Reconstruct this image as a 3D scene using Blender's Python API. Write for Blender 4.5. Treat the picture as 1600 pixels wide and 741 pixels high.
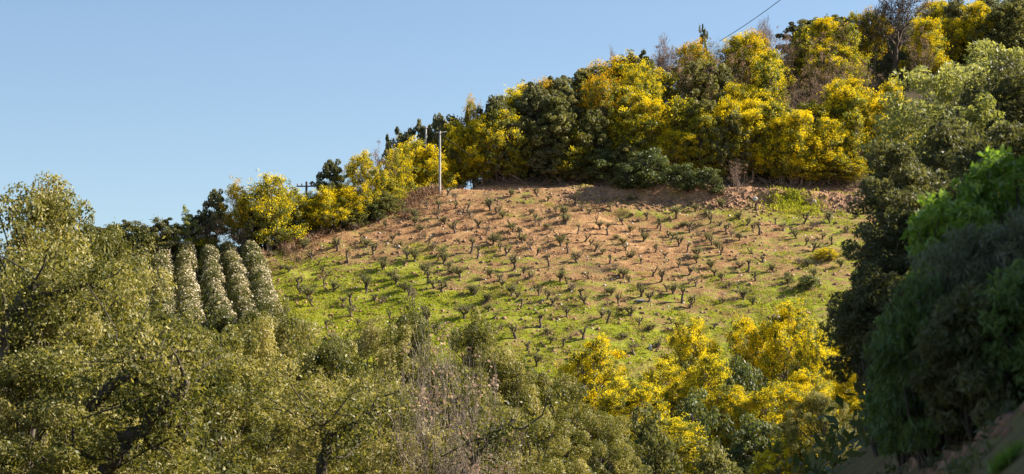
import bpy, math, random
import numpy as np

# ------------------------------------------------------------------ scene, camera, light
for o in list(bpy.data.objects):
    bpy.data.objects.remove(o)
S = bpy.context.scene
COL = S.collection
PITCH = math.radians(6.0)
FPX = 3200.0
cam_d = bpy.data.cameras.new('camera')
cam = bpy.data.objects.new('camera', cam_d); COL.objects.link(cam)
cam_d.sensor_width = 36.0; cam_d.lens = 72.0
cam_d.clip_start = 0.1; cam_d.clip_end = 5000.0
cam.location = (0, 0, 0); cam.rotation_euler = (math.radians(90) + PITCH, 0, 0)
cam_d.dof.use_dof = True; cam_d.dof.focus_distance = 150.0; cam_d.dof.aperture_fstop = 7.5
S.camera = cam

SUN_EL = math.radians(34.0); SUN_AZ = math.radians(77.0)      # azimuth from +Y towards +X
world = bpy.data.worlds.new('World'); S.world = world; world.use_nodes = True
nt = world.node_tree; nt.nodes.clear()
sky = nt.nodes.new('ShaderNodeTexSky'); sky.sky_type = 'NISHITA'; sky.sun_disc = False
sky.sun_elevation = SUN_EL; sky.sun_rotation = SUN_AZ
sky.air_density = 1.0; sky.dust_density = 0.6; sky.ozone_density = 2.0; sky.altitude = 300
bg = nt.nodes.new('ShaderNodeBackground'); bg.inputs[1].default_value = 0.060
wo = nt.nodes.new('ShaderNodeOutputWorld')
nt.links.new(sky.outputs[0], bg.inputs[0]); nt.links.new(bg.outputs[0], wo.inputs[0])
sd = bpy.data.lights.new('sun', 'SUN'); sd.energy = 4.9; sd.angle = math.radians(0.53); sd.color = (1.0, 0.92, 0.79)
sun = bpy.data.objects.new('sun', sd); COL.objects.link(sun)
sdir = np.array([math.sin(SUN_AZ) * math.cos(SUN_EL), math.cos(SUN_AZ) * math.cos(SUN_EL), math.sin(SUN_EL)])
from mathutils import Vector
sun.rotation_euler = Vector(sdir).to_track_quat('Z', 'Y').to_euler()
S.view_settings.view_transform = 'Standard'; S.view_settings.look = 'None'
S.view_settings.exposure = 1.42; S.view_settings.gamma = 1.0

# ------------------------------------------------------------------ helpers: noise, projection, terrain
_tab = np.random.RandomState(5).rand(256, 256)
def vnoise(x, y):
    x = np.asarray(x, float); y = np.asarray(y, float)
    xi = np.floor(x).astype(int); yi = np.floor(y).astype(int)
    fx = x - xi; fy = y - yi
    fx = fx * fx * (3 - 2 * fx); fy = fy * fy * (3 - 2 * fy)
    a = _tab[xi & 255, yi & 255]; b = _tab[(xi + 1) & 255, yi & 255]
    c = _tab[xi & 255, (yi + 1) & 255]; d = _tab[(xi + 1) & 255, (yi + 1) & 255]
    return (a * (1 - fx) + b * fx) * (1 - fy) + (c * (1 - fx) + d * fx) * fy - 0.5
def fbm(x, y, n=4):
    s = 0; a = 1.0
    for i in range(n):
        s = s + a * vnoise(x * 2 ** i + 17.3 * i, y * 2 ** i + 9.1 * i); a *= 0.5
    return s
def sstep(a, b, x):
    t = np.clip((np.asarray(x, float) - a) / (b - a), 0, 1); return t * t * (3 - 2 * t)
def smin(a, b, k):
    h = np.clip(0.5 + 0.5 * (b - a) / k, 0, 1); return b * (1 - h) + a * h - k * h * (1 - h)
def smax(a, b, k): return -smin(-a, -b, k)
CX = np.array([-60, -35, -27, -16.9, -11.4, -5.4, 0, 14.2, 31, 45, 70]); CY = np.array([138, 141, 144.5, 146.5, 151.5, 158, 170, 181, 197, 206, 220.])
def height(x, y):
    x = np.asarray(x, float); y = np.asarray(y, float)
    und = 0.5 * vnoise(x / 14 + 3, y / 14)
    P = 5.9 + 0.52 * (y - 130) + und
    b = sstep(-7, -3, x)                                           # the road bench exists right of the crest
    right_dip = 0.7 * sstep(26, 34, x)
    bench = 19.75 - right_dip * 0.6
    W = 21.2 + 0.55 * (y - 163) + und
    edge = 157.2 + 0.5 * vnoise(x / 3, 2.2) + 0.25 * vnoise(x / .8, 7.1)
    scarp = 0.55 * sstep(4, 14, x) * (1 - sstep(edge - 1.6, edge - .25, y))
    lip = 0.22 * np.exp(-((y - edge) / 0.55) ** 2)
    fld = P - scarp + lip * sstep(-2, 4, x)
    t1 = sstep(edge, edge + 0.5, y); t2 = sstep(161.3, 162.9, y + 0.5 * vnoise(x / 2.0, 5.0))
    hill_r = fld * (1 - t1) + bench * t1
    hill_r = hill_r * (1 - t2) + W * t2
    hill = hill_r * b + P * (1 - b)
    # inner eroded step in the field
    st = 0.35 * sstep(5, 8, x) * (1 - sstep(13, 16, x)) * (1 - sstep(153.2, 153.55, y + .4 * vnoise(x / 1.3, 1.)))
    st = st * sstep(146, 152, y); hill = hill - st
    yc = np.interp(x, CX, CY)
    zc = np.where(x > -4, 21.2 + 0.55 * (yc - 163), 5.9 + 0.52 * (yc - 130)) + 0.9
    back = zc - 0.30 * (y - yc)
    hill = np.where(y > 40, smin(hill, back, 2.0), hill)
    low = 0.7 + 0.15 * (np.minimum(y, 126) - 120) - 0.3 * np.maximum(y - 126, 0)
    hill = smax(hill, low, 1.2)
    val = -4.2 + 0.3 * vnoise(x / 9, y / 9)
    near = -4.2 + 2.5 * (1 - sstep(2, 26, y))
    z = smax(hill, np.maximum(val, near) - 0.0, 1.5)
    # right bank, near the camera; its unseen upper rise shaped to shade the shrubs
    x0 = 1.94 + (y - 10) * 0.15
    bank = -0.11 + 0.82 * (x - x0) + 0.25 * np.clip(x - x0 - 1.2, 0, 30)
    bank = smin(bank, 5.7 + 0.6 * vnoise(x / 5, y / 5), 2.0)
    bank = bank - 30 * sstep(34, 60, y) - 14 * sstep(8, 30, -y)
    bank = np.where(x > 24, bank - 0.5 * (x - 24), bank)
    z = smax(z, bank, 0.6)
    z = np.where(y > 230, z, z)
    f = np.exp(-np.abs(y) / 400)
    rough = 0.06 * fbm(x / 1.1, y / 1.1, 3) + (0.12 * fbm(x / 0.7, y / .7, 3) + .13 * fbm(x / 2.6, y / .55, 2)) * sstep(118, 128, y) * (1 - sstep(162, 168, y))
    raw = (sstep(6, 12, x) * np.exp(-((y - 156.2) / 1.4) ** 2))
    rough = rough + 0.3 * raw * fbm(x / 0.7, y / 0.5, 3)
    return np.maximum(z, -6.0) + rough
cp, sp = math.cos(PITCH), math.sin(PITCH)
def project(x, y, z):
    w = y * cp + z * sp
    return 800 + FPX * x / w, 370.5 - FPX * (z * cp - y * sp) / w
def ray(px, py):
    a = (px - 800) / FPX; b = (370.5 - py) / FPX
    return np.array([a, cp - b * sp, sp + b * cp])                   # per unit of depth w
def at_y(px, py, y):                                                 # point on the pixel's ray at plan distance y
    r = ray(px, py); return r * (y / r[1])
_ys = np.arange(5, 260, 0.1)
def on_ground(px, py, ymin=100):
    r = ray(px, py); k = _ys / r[1]
    zz = height(r[0] * k, _ys); d = r[2] * k - zz
    below = np.where((d[:-1] > 0) & (d[1:] <= 0))[0]
    below = [i for i in below if _ys[i] > ymin]
    if not below: return None
    y = _ys[below[0]]; x = r[0] * y / r[1]
    return x, y, float(height(x, y))

# ------------------------------------------------------------------ helpers: meshes and objects
def new_mesh(name, V, F4, mats=None, midx=None, F3=None):
    me = bpy.data.meshes.new(name)
    V = np.asarray(V, np.float32); F4 = np.asarray(F4, np.int32).reshape(-1, 4)
    F3 = np.zeros((0, 3), np.int32) if F3 is None else np.asarray(F3, np.int32).reshape(-1, 3)
    nl = F4.size + F3.size; npoly = len(F4) + len(F3)
    me.vertices.add(len(V)); me.loops.add(nl); me.polygons.add(npoly)
    me.vertices.foreach_set('co', V.ravel())
    me.loops.foreach_set('vertex_index', np.concatenate([F4.ravel(), F3.ravel()]))
    ls = np.concatenate([np.arange(len(F4)) * 4, F4.size + np.arange(len(F3)) * 3]).astype(np.int32)
    me.polygons.foreach_set('loop_start', ls)
    for m in (mats or []): me.materials.append(m)
    if midx is not None: me.polygons.foreach_set('material_index', np.asarray(midx, np.int32))
    me.update(calc_edges=True)
    return me
def link(name, me, parent=None, loc=None):
    o = bpy.data.objects.new(name, me); COL.objects.link(o)
    if parent is not None: o.parent = parent
    if loc is not None: o.location = loc
    return o
def tag(o, label, cat, group=None, kind=None):
    if label: o['label'] = label
    if cat: o['category'] = cat
    if group: o['group'] = group
    if kind: o['kind'] = kind
    return o
def empty(name, loc):
    o = bpy.data.objects.new(name, None); COL.objects.link(o); o.location = loc; o.empty_display_size = 0.3
    return o
def dup(root):
    r = root.copy(); COL.objects.link(r)
    for ch in list(root.children):
        c = ch.copy(); COL.objects.link(c); c.parent = r
        for g in list(ch.children):
            d = g.copy(); COL.objects.link(d); d.parent = c
    return r
class Tubes:
    def __init__(s): s.V = []; s.F = []; s.n = 0
    def add(s, pts, rad, k=6, cap=True):
        pts = np.asarray(pts, float); rad = np.asarray(rad, float)
        n = len(pts)
        d = np.gradient(pts, axis=0); d /= np.linalg.norm(d, axis=1)[:, None] + 1e-9
        ref = np.where(np.abs(d[:, 2:3]) > 0.9, np.array([[1., 0, 0]]), np.array([[0, 0, 1.]]))
        ref = np.tile(ref[n // 2], (n, 1))
        u = np.cross(d, ref); u /= np.linalg.norm(u, axis=1)[:, None] + 1e-9
        v = np.cross(d, u)
        an = np.arange(k) * 2 * math.pi / k
        ring = pts[:, None, :] + rad[:, None, None] * (np.cos(an)[None, :, None] * u[:, None, :] + np.sin(an)[None, :, None] * v[:, None, :])
        s.V.append(ring.reshape(-1, 3))
        i = np.arange(n - 1)[:, None] * k + np.arange(k)[None, :]
        j = np.arange(n - 1)[:, None] * k + (np.arange(k)[None, :] + 1) % k
        f = np.stack([i, j, j + k, i + k], -1).reshape(-1, 4) + s.n
        s.F.append(f); s.n += n * k
        if cap and k >= 4:
            e = s.n - k; s.F.append(np.array([[e, e + 1, e + 2, e + 3]]) if k < 6 else np.array([[e, e + 1, e + 2, e + 3], [e, e + 3, e + 4, e + 5]]))
    def mesh(s, name, mat):
        me = new_mesh(name, np.concatenate(s.V), np.concatenate(s.F), [mat])
        me.polygons.foreach_set('use_smooth', np.ones(len(me.polygons), bool)); return me
def wobble(p0, p1, n, amp, rng, sag=0.0):
    t = np.linspace(0, 1, n)[:, None]
    P = p0 * (1 - t) + p1 * t
    L = np.linalg.norm(np.asarray(p1) - np.asarray(p0))
    off = rng.normal(0, 1, (n, 3)); off[0] = 0; off[-1] = 0
    off = (off + np.roll(off, 1, 0)) * 0.5; off[0] = 0; off[-1] = 0
    P = P + off * amp * L
    P[:, 2] += (sag * L * np.sin(t[:, 0] * math.pi))
    return P
def leaf_quads(C, L, wr, rng, bias=None, bw=0.0, droop=None):
    """diamond leaves: C centres, L half length (array), wr width ratio; bias = preferred normal"""
    n = len(C)
    nr = rng.normal(0, 1, (n, 3))
    if bias is not None: nr = nr / (np.linalg.norm(nr, axis=1)[:, None]) + bw * bias
    nr /= np.linalg.norm(nr, axis=1)[:, None] + 1e-9
    t = rng.normal(0, 1, (n, 3))
    if droop is not None: t = t + droop
    t -= (t * nr).sum(1)[:, None] * nr; t /= np.linalg.norm(t, axis=1)[:, None] + 1e-9
    b = np.cross(nr, t)
    L = np.broadcast_to(L, (n,))[:, None]
    W = L * wr
    V = np.stack([C - t * L, C + b * W + t * L * 0.1, C + t * L, C - b * W + t * L * 0.1], 1).reshape(-1, 3)
    F = np.arange(4 * n).reshape(n, 4)
    return V, F

# ------------------------------------------------------------------ materials
def mat(name):
    m = bpy.data.materials.new(name); m.use_nodes = True; m.node_tree.nodes.clear(); return m, m.node_tree
def N(t, kind, **kw):
    n = t.nodes.new('ShaderNode' + kind)
    for k, v in kw.items(): setattr(n, k, v)
    return n
def ramp(t, fac, stops):
    r = N(t, 'ValToRGB'); e = r.color_ramp.elements
    while len(e) > 1: e.remove(e[0])
    e[0].position = stops[0][0]; e[0].color = (*stops[0][1], 1)
    for p, c in stops[1:]:
        x = e.new(p); x.color = (*c, 1)
    if fac is not None: t.links.new(fac, r.inputs[0])
    return r
def leaf_mat(name, stops, trans=0.4, rough=0.45, spec=0.4, tcol=None, vary=0.25, nscale=0.8, nc=1.1):
    m, t = mat(name)
    g = N(t, 'NewGeometry'); oi = N(t, 'ObjectInfo'); tc = N(t, 'TexCoord')
    no = N(t, 'TexNoise'); no.inputs['Scale'].default_value = nscale; no.inputs['Detail'].default_value = 2
    t.links.new(tc.outputs['Object'], no.inputs['Vector'])
    a = N(t, 'Math', operation='MULTIPLY_ADD'); a.inputs[1].default_value = 0.45; t.links.new(g.outputs['Random Per Island'], a.inputs[0])
    b = N(t, 'Math', operation='MULTIPLY_ADD'); b.inputs[1].default_value = nc; b.inputs[2].default_value = .25 - nc * .5
    t.links.new(no.outputs[0], b.inputs[0]); t.links.new(b.outputs[0], a.inputs[2])
    c = N(t, 'Math', operation='MULTIPLY_ADD'); c.inputs[1].default_value = vary; t.links.new(oi.outputs['Random'], c.inputs[0]); t.links.new(a.outputs[0], c.inputs[2])
    r = ramp(t, c.outputs[0], stops)
    p = N(t, 'BsdfPrincipled'); p.inputs['Roughness'].default_value = rough; p.inputs['Specular IOR Level'].default_value = spec
    t.links.new(r.outputs[0], p.inputs['Base Color'])
    tr = N(t, 'BsdfTranslucent')
    mul = N(t, 'MixRGB', blend_type='MULTIPLY'); mul.inputs[0].default_value = 1.0
    mul.inputs[2].default_value = (*(tcol or (1.5, 1.5, 0.7)), 1)
    t.links.new(r.outputs[0], mul.inputs[1]); t.links.new(mul.outputs[0], tr.inputs[0])
    mx = N(t, 'MixShader'); mx.inputs[0].default_value = trans
    t.links.new(p.outputs[0], mx.inputs[1]); t.links.new(tr.outputs[0], mx.inputs[2])
    o = N(t, 'OutputMaterial'); t.links.new(mx.outputs[0], o.inputs[0]); return m
def rough_mat(name, c1, c2, scale=3.0, rough=0.9, bump=0.3, stretch=(1, 1, 1), c3=None):
    m, t = mat(name)
    tc = N(t, 'TexCoord'); mp = N(t, 'Mapping'); mp.inputs['Scale'].default_value = stretch
    t.links.new(tc.outputs['Object'], mp.inputs[0])
    no = N(t, 'TexNoise'); no.inputs['Scale'].default_value = scale; no.inputs['Detail'].default_value = 6; no.inputs['Roughness'].default_value = 0.65
    t.links.new(mp.outputs[0], no.inputs['Vector'])
    r = ramp(t, no.outputs[0], [(0.3, c1), (0.7, c2)] if c3 is None else [(0.3, c1), (0.55, c2), (0.72, c3)])
    p = N(t, 'BsdfPrincipled'); p.inputs['Roughness'].default_value = rough; p.inputs['Specular IOR Level'].default_value = 0.2
    t.links.new(r.outputs[0], p.inputs['Base Color'])
    bm = N(t, 'Bump'); bm.inputs['Strength'].default_value = bump; bm.inputs['Distance'].default_value = 0.05
    t.links.new(no.outputs[0], bm.inputs['Height']); t.links.new(bm.outputs[0], p.inputs['Normal'])
    o = N(t, 'OutputMaterial'); t.links.new(p.outputs[0], o.inputs[0]); return m
M = {}
M['oak'] = leaf_mat('oak_leaf', [(0.0, (.060, .070, .028)), (.4, (.135, .138, .048)), (.75, (.21, .195, .07)), (1, (.33, .28, .13))], 0.35, 0.55, 0.15)
M['oak_near'] = leaf_mat('holm_oak_leaf', [(0.0, (.022, .032, .010)), (.34, (.078, .086, .020)), (.68, (.20, .182, .038)), (1, (.43, .36, .15))], 0.34, 0.5, 0.25, vary=.30, nscale=1.0, nc=1.9)  # pale end of the ramp paints highlights into the leaf colour, clump by clump
M['oak_dark'] = leaf_mat('dark_oak_leaf', [(0.0, (.058, .064, .034)), (.5, (.13, .13, .062)), (1, (.25, .23, .12))], 0.30, 0.55, 0.15)
M['mimosa_leaf'] = leaf_mat('mimosa_leaf', [(0.0, (.055, .075, .018)), (.45, (.14, .155, .028)), (1, (.30, .27, .05))], 0.45, 0.5, 0.3)
M['blossom'] = leaf_mat('mimosa_blossom', [(0.0, (.36, .30, .012)), (.4, (.67, .52, .012)), (.8, (.88, .71, .015)), (1, (.90, .78, .05))], 0.40, 0.7, 0.1, (1.1, 1.0, 0.6), vary=.35)
M['blossom_old'] = leaf_mat('fading_mimosa_blossom', [(0.0, (.30, .17, .012)), (.5, (.58, .36, .012)), (1, (.75, .50, .02))], 0.40, 0.7, 0.1, (1.1, 1.0, 0.6))
M['shrub'] = leaf_mat('shrub_leaf', [(0.0, (.035, .055, .020)), (.5, (.085, .105, .035)), (1, (.17, .18, .06))], 0.35, 0.5, 0.4)
M['pale'] = leaf_mat('pale_leaf', [(0.0, (.13, .15, .04)), (.5, (.24, .25, .08)), (1, (.38, .36, .14))], 0.4, 0.5, 0.4)
M['dark'] = leaf_mat('shaded_shrub_leaf', [(0.0, (.046, .048, .022)), (.5, (.098, .098, .040)), (1, (.19, .18, .085))], 0.35, 0.5, 0.2)
M['greyleaf'] = leaf_mat('grey_needle_leaf', [(0.0, (.09, .10, .065)), (.5, (.16, .175, .105)), (1, (.26, .27, .16))], 0.25, 0.6, 0.3)
M['bright'] = leaf_mat('bright_green_leaf', [(0.0, (.05, .10, .018)), (.5, (.15, .24, .030)), (1, (.38, .48, .10))], 0.42, 0.4, 0.5, (1.3, 1.4, 0.6))
M['strap'] = leaf_mat('strappy_green_leaf', [(0.0, (.05, .08, .026)), (.5, (.10, .15, .042)), (1, (.22, .30, .08))], 0.35, 0.5, 0.4)
M['tuftleaf'] = leaf_mat('stump_shoot_leaf', [(0.0, (.05, .062, .025)), (.5, (.115, .12, .045)), (1, (.24, .22, .10))], 0.35, 0.6, 0.3)
M['white'] = leaf_mat('white_blossom', [(0.0, (.38, .29, .17)), (.5, (.62, .50, .33)), (1, (.82, .72, .55))], 0.25, 0.8, 0.1, (1, 1, .9))
M['hedge'] = leaf_mat('hedge_leaf', [(0.0, (.035, .050, .018)), (.5, (.12, .13, .04)), (1, (.24, .21, .08))], 0.35, 0.6, 0.2)
M['grass'] = leaf_mat('grass_blade', [(0.0, (.11, .14, .01)), (.5, (.26, .28, .02)), (1, (.42, .38, .07))], 0.45, 0.6, 0.2, nscale=.2)
M['dry'] = leaf_mat('dry_stem', [(0.0, (.16, .09, .05)), (.5, (.30, .18, .11)), (1, (.44, .31, .20))], 0.25, 0.8, 0.1, (1, 1, 1), nscale=.2)
M['deadleaf'] = leaf_mat('dead_leaf', [(0.0, (.22, .13, .08)), (.5, (.42, .28, .19)), (1, (.58, .43, .31))], 0.4, 0.7, 0.2, (1.1, 1, .9))
M['bark'] = rough_mat('oak_bark', (.045, .035, .025), (.13, .105, .08), 9, .9, .6, (1, 1, .3))
M['bark_grey'] = rough_mat('grey_bark', (.12, .095, .075), (.30, .25, .20), 6, .9, .4, (1, 1, .3))
M['bark_oak'] = rough_mat('bare_oak_bark', (.07, .055, .045), (.17, .135, .11), 6, .9, .4)
M['twig'] = rough_mat('bare_twig_bark', (.15, .105, .08), (.32, .23, .18), 2, .9, .2)
M['twig_pink'] = rough_mat('dead_twig_bark', (.20, .15, .115), (.42, .34, .27), 2, .9, .2)
M['stump'] = rough_mat('stump_bark', (.045, .032, .025), (.19, .14, .10), 12, .95, .6)
M['rock'] = rough_mat('grey_rock', (.20, .17, .15), (.46, .42, .38), 4, .9, .6)
M['rock_white'] = rough_mat('white_rock', (.40, .35, .29), (.70, .64, .56), 4, .9, .4)
M['rock_red'] = rough_mat('red_earth_clod', (.16, .085, .05), (.40, .24, .15), 3, .95, .6)
M['concrete'] = rough_mat('pale_pole_concrete', (.34, .32, .29), (.56, .53, .48), 2, .9, .2)
M['wood'] = rough_mat('dark_pole_wood', (.05, .04, .035), (.11, .09, .075), 6, .9, .3, (1, 1, .2))
M['cable'] = rough_mat('cable_rubber', (.02, .02, .022), (.04, .04, .045), 3, .6, .0)
M['ceramic'] = rough_mat('insulator_ceramic', (.25, .12, .08), (.35, .18, .12), 3, .4, .0)

def ground_mat():
    m, t = mat('hillside_ground')
    at = N(t, 'Attribute', attribute_name='zones'); sep = N(t, 'SeparateColor'); t.links.new(at.outputs['Color'], sep.inputs[0])
    tc = N(t, 'TexCoord')
    def noise(sc, det=6, ro=.65, st=(1, 1, 1)):
        mp = N(t, 'Mapping'); mp.inputs['Scale'].default_value = st; t.links.new(tc.outputs['Object'], mp.inputs[0])
        n = N(t, 'TexNoise'); n.inputs['Scale'].default_value = sc; n.inputs['Detail'].default_value = det; n.inputs['Roughness'].default_value = ro
        t.links.new(mp.outputs[0], n.inputs['Vector']); return n.outputs[0]
    n1 = noise(0.9, 8, .72); n2 = noise(2.6, 6, .75, (.5, 1, 1)); n3 = noise(0.28, 3); n4 = noise(9, 4, .7)
    def mad(a, k, c):
        x = N(t, 'Math', operation='MULTIPLY_ADD'); t.links.new(a, x.inputs[0]); x.inputs[1].default_value = k
        if isinstance(c, float): x.inputs[2].default_value = c
        else: t.links.new(c, x.inputs[2])
        return x.outputs[0]
    def mix(f, a, b):
        x = N(t, 'MixRGB'); t.links.new(f, x.inputs[0]); t.links.new(a, x.inputs[1]); t.links.new(b, x.inputs[2]); return x.outputs[0]
    g = mad(n4, .9, mad(n2, 1.7, mad(n1, 1.3, mad(sep.outputs[0], 1.0, -2.0))))
    soil = ramp(t, mad(n4, .8, mad(n1, .9, -.35)), [(.30, (.12, .058, .024)), (.52, (.36, .19, .082)), (.72, (.62, .38, .19))]).outputs[0]
    olive = ramp(t, n4, [(.3, (.16, .12, .035)), (.7, (.38, .27, .09))]).outputs[0]
    lime = ramp(t, mad(n4, .5, mad(n3, .6, 0.0)), [(.3, (.11, .14, .010)), (.55, (.26, .285, .018)), (.8, (.40, .38, .05))]).outputs[0]
    f1 = ramp(t, g, [(.30, (0, 0, 0)), (.48, (1, 1, 1))]).outputs[0]
    f2 = ramp(t, g, [(.52, (0, 0, 0)), (.72, (1, 1, 1))]).outputs[0]
    c = mix(f1, soil, olive); c = mix(f2, c, lime)
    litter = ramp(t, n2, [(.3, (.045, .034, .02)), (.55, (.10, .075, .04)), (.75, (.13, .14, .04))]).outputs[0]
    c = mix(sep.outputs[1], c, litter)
    raw = ramp(t, mad(n2, .5, mad(n1, .5, 0.0)), [(.3, (.20, .10, .05)), (.5, (.42, .23, .12)), (.7, (.60, .38, .23))]).outputs[0]
    c = mix(sep.outputs[2], c, raw)
    p = N(t, 'BsdfPrincipled'); p.inputs['Roughness'].default_value = .95; p.inputs['Specular IOR Level'].default_value = .15
    t.links.new(c, p.inputs['Base Color'])
    bm = N(t, 'Bump'); bm.inputs['Strength'].default_value = .9; bm.inputs['Distance'].default_value = .16
    t.links.new(mad(n4, .5, mad(n2, 1.0, 0.0)), bm.inputs['Height']); t.links.new(bm.outputs[0], p.inputs['Normal'])
    o = N(t, 'OutputMaterial'); t.links.new(p.outputs[0], o.inputs[0]); return m

# ------------------------------------------------------------------ the ground
def seg(*a):
    out = []
    for lo, hi, st in a: out.append(np.arange(lo, hi, st))
    return np.concatenate(out)
gx = seg((-1500, -300, 150), (-300, -60, 12), (-60, -44, 2), (-44, 0, .25), (0, 12, .16), (12, 50, .25), (50, 70, 2), (70, 300, 12), (300, 1501, 150))
gy = seg((-600, -60, 60), (-60, 6, 3), (6, 32, .2), (32, 124, 1.0), (124, 163, .2), (163, 215, .7), (215, 300, 5), (300, 900, 50), (900, 2501, 200))
GX, GY = np.meshgrid(gx, gy)
GZ = height(GX, GY)
def green_at(x, y, z):
    px, py = project(x, y, z)
    g = 0.54 + 0 * px
    g = g + .16 * (1 - sstep(640, 760, px)) * sstep(395, 420, py) - .16 * (1 - sstep(700, 800, px)) * (1 - sstep(380, 410, py))
    lowline = 430 + 45 * sstep(600, 1000, px) - 45 * sstep(1100, 1300, px)
    g = g + .18 * sstep(lowline - 15, lowline + 45, py)
    cen = np.exp(-((px - 930) / 230) ** 2 - ((py - (375 + (px - 930) * .12)) / 55) ** 2)
    g = g - .30 * cen
    g = g - .10 * np.exp(-((px - 660) / 160) ** 2 - ((py - 330) / 40) ** 2)
    g = g + .45 * np.exp(-((px - 1240) / 32) ** 2 - ((py - 320) / 12) ** 2)
    g = g - .2 * np.exp(-((px - 1220) / 90) ** 2 - ((py - 300) / 16) ** 2)
    g = g + .12 * np.exp(-((px - 1180) / 60) ** 2 - ((py - 470) / 20) ** 2)
    g = g + .30 * vnoise(x / 5.0, y / .55 + 7) + .22 * vnoise(x / 1.6 + 5, y / 1.2)
    return np.clip(g, 0, 1)
Rz = green_at(GX, GY, GZ)
woods = np.where(GX > -5, sstep(161.5, 163.2, GY), sstep(-.5, 1.5, GY - np.interp(GX, CX, CY)))
woods = np.maximum(woods, 1 - sstep(118, 127, GY))
woods = np.maximum(woods, (1 - sstep(-20, -16.8, GX)))
rawz = sstep(2, 8, GX) * sstep(155.0, 156.2, GY) * (1 - sstep(162.4, 163.4, GY))
rawz = np.maximum(rawz, sstep(-6, -2, GX) * sstep(157.3, 158, GY) * (1 - sstep(162.4, 163.4, GY)))
burn = np.exp(-(((GX - 6.3) / 1.1) ** 2 + ((GY - 143.3) / 0.7) ** 4))
rawz = np.maximum(rawz, .0 * burn)
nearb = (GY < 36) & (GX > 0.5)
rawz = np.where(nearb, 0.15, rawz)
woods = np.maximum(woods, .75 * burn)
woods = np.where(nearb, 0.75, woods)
ny, nx = GX.shape
idx = np.arange(ny * nx).reshape(ny, nx)
F = np.stack([idx[:-1, :-1], idx[:-1, 1:], idx[1:, 1:], idx[1:, :-1]], -1).reshape(-1, 4)
gm = new_mesh('hillside', np.stack([GX, GY, GZ], -1).reshape(-1, 3), F, [ground_mat()])
ca = gm.color_attributes.new('zones', 'FLOAT_COLOR', 'POINT')
ca.data.foreach_set('color', np.stack([Rz, woods, rawz, np.ones_like(Rz)], -1).astype(np.float32).ravel())
gm.polygons.foreach_set('use_smooth', np.ones(len(gm.polygons), bool))
tag(link('hillside', gm), None, None, kind='structure')
# the dirt road: a strip laid on the bench
rx = np.arange(-3.0, 48, .25); ry = np.arange(158.4, 161.2, .2)
RX, RY = np.meshgrid(rx, ry); RZ = height(RX, RY) + .006
idx = np.arange(RX.size).reshape(RX.shape)
F = np.stack([idx[:-1, :-1], idx[:-1, 1:], idx[1:, 1:], idx[1:, :-1]], -1).reshape(-1, 4)
tag(link('dirt_road', new_mesh('dirt_road', np.stack([RX, RY, RZ], -1).reshape(-1, 3), F, [M['rock_red']])), None, None, kind='structure')

# ------------------------------------------------------------------ trees
def puff(rng, c, r, n, flat=0.75, sub=3):
    """leaf centres in a clumpy puff: a few sub clumps round c"""
    sc = c + rng.normal(0, .48, (sub, 3)) * r * np.array([1, 1, flat])
    k = rng.randint(0, sub, n)
    d = rng.normal(0, 1, (n, 3)); d /= np.linalg.norm(d, axis=1)[:, None]
    rad = r * .50 * (0.72 + 0.34 * rng.rand(n)) [:, None]
    return sc[k] + d * rad * np.array([1, 1, flat]), d
def crown_points(rng, h, r, z0, n, shape):
    """cluster centres for a crown from z0 to h, radius r"""
    out = []
    tries = 0
    while len(out) < n and tries < 9000:
        tries += 1
        u = rng.rand(); ang = rng.rand() * 2 * math.pi
        z = z0 + (h - z0) * u
        if shape == 'round': prof = math.sqrt(max(0, 1 - (2 * u - 0.85) ** 2 / 1.35))
        elif shape == 'tall': prof = (math.sin(min(1, u * 1.15 + .08) * math.pi) ** .6) * (1 - .25 * u) if u < .8 else .55 * (1.02 - u) / .2 + .12
        elif shape == 'spread': prof = .35 + .65 * math.sin(min(1., u * .95 + .1) * math.pi) ** .7
        else: prof = math.sqrt(max(0, 1 - (u) ** 2.2))
        lob = 1 + .32 * math.sin(ang * 3 + rng0[0]) * math.sin(u * 5 + rng0[1]) + .18 * math.sin(ang * 5 + rng0[2])
        q = math.sqrt(rng.rand()) * .75 + .25
        rr = r * prof * lob * q
        p = np.array([math.cos(ang) * rr, math.sin(ang) * rr, z])
        if all(np.linalg.norm(p - o) > r * .17 for o in out): out.append(p)
    return np.array(out)
rng0 = [0, 0, 0]
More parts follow.
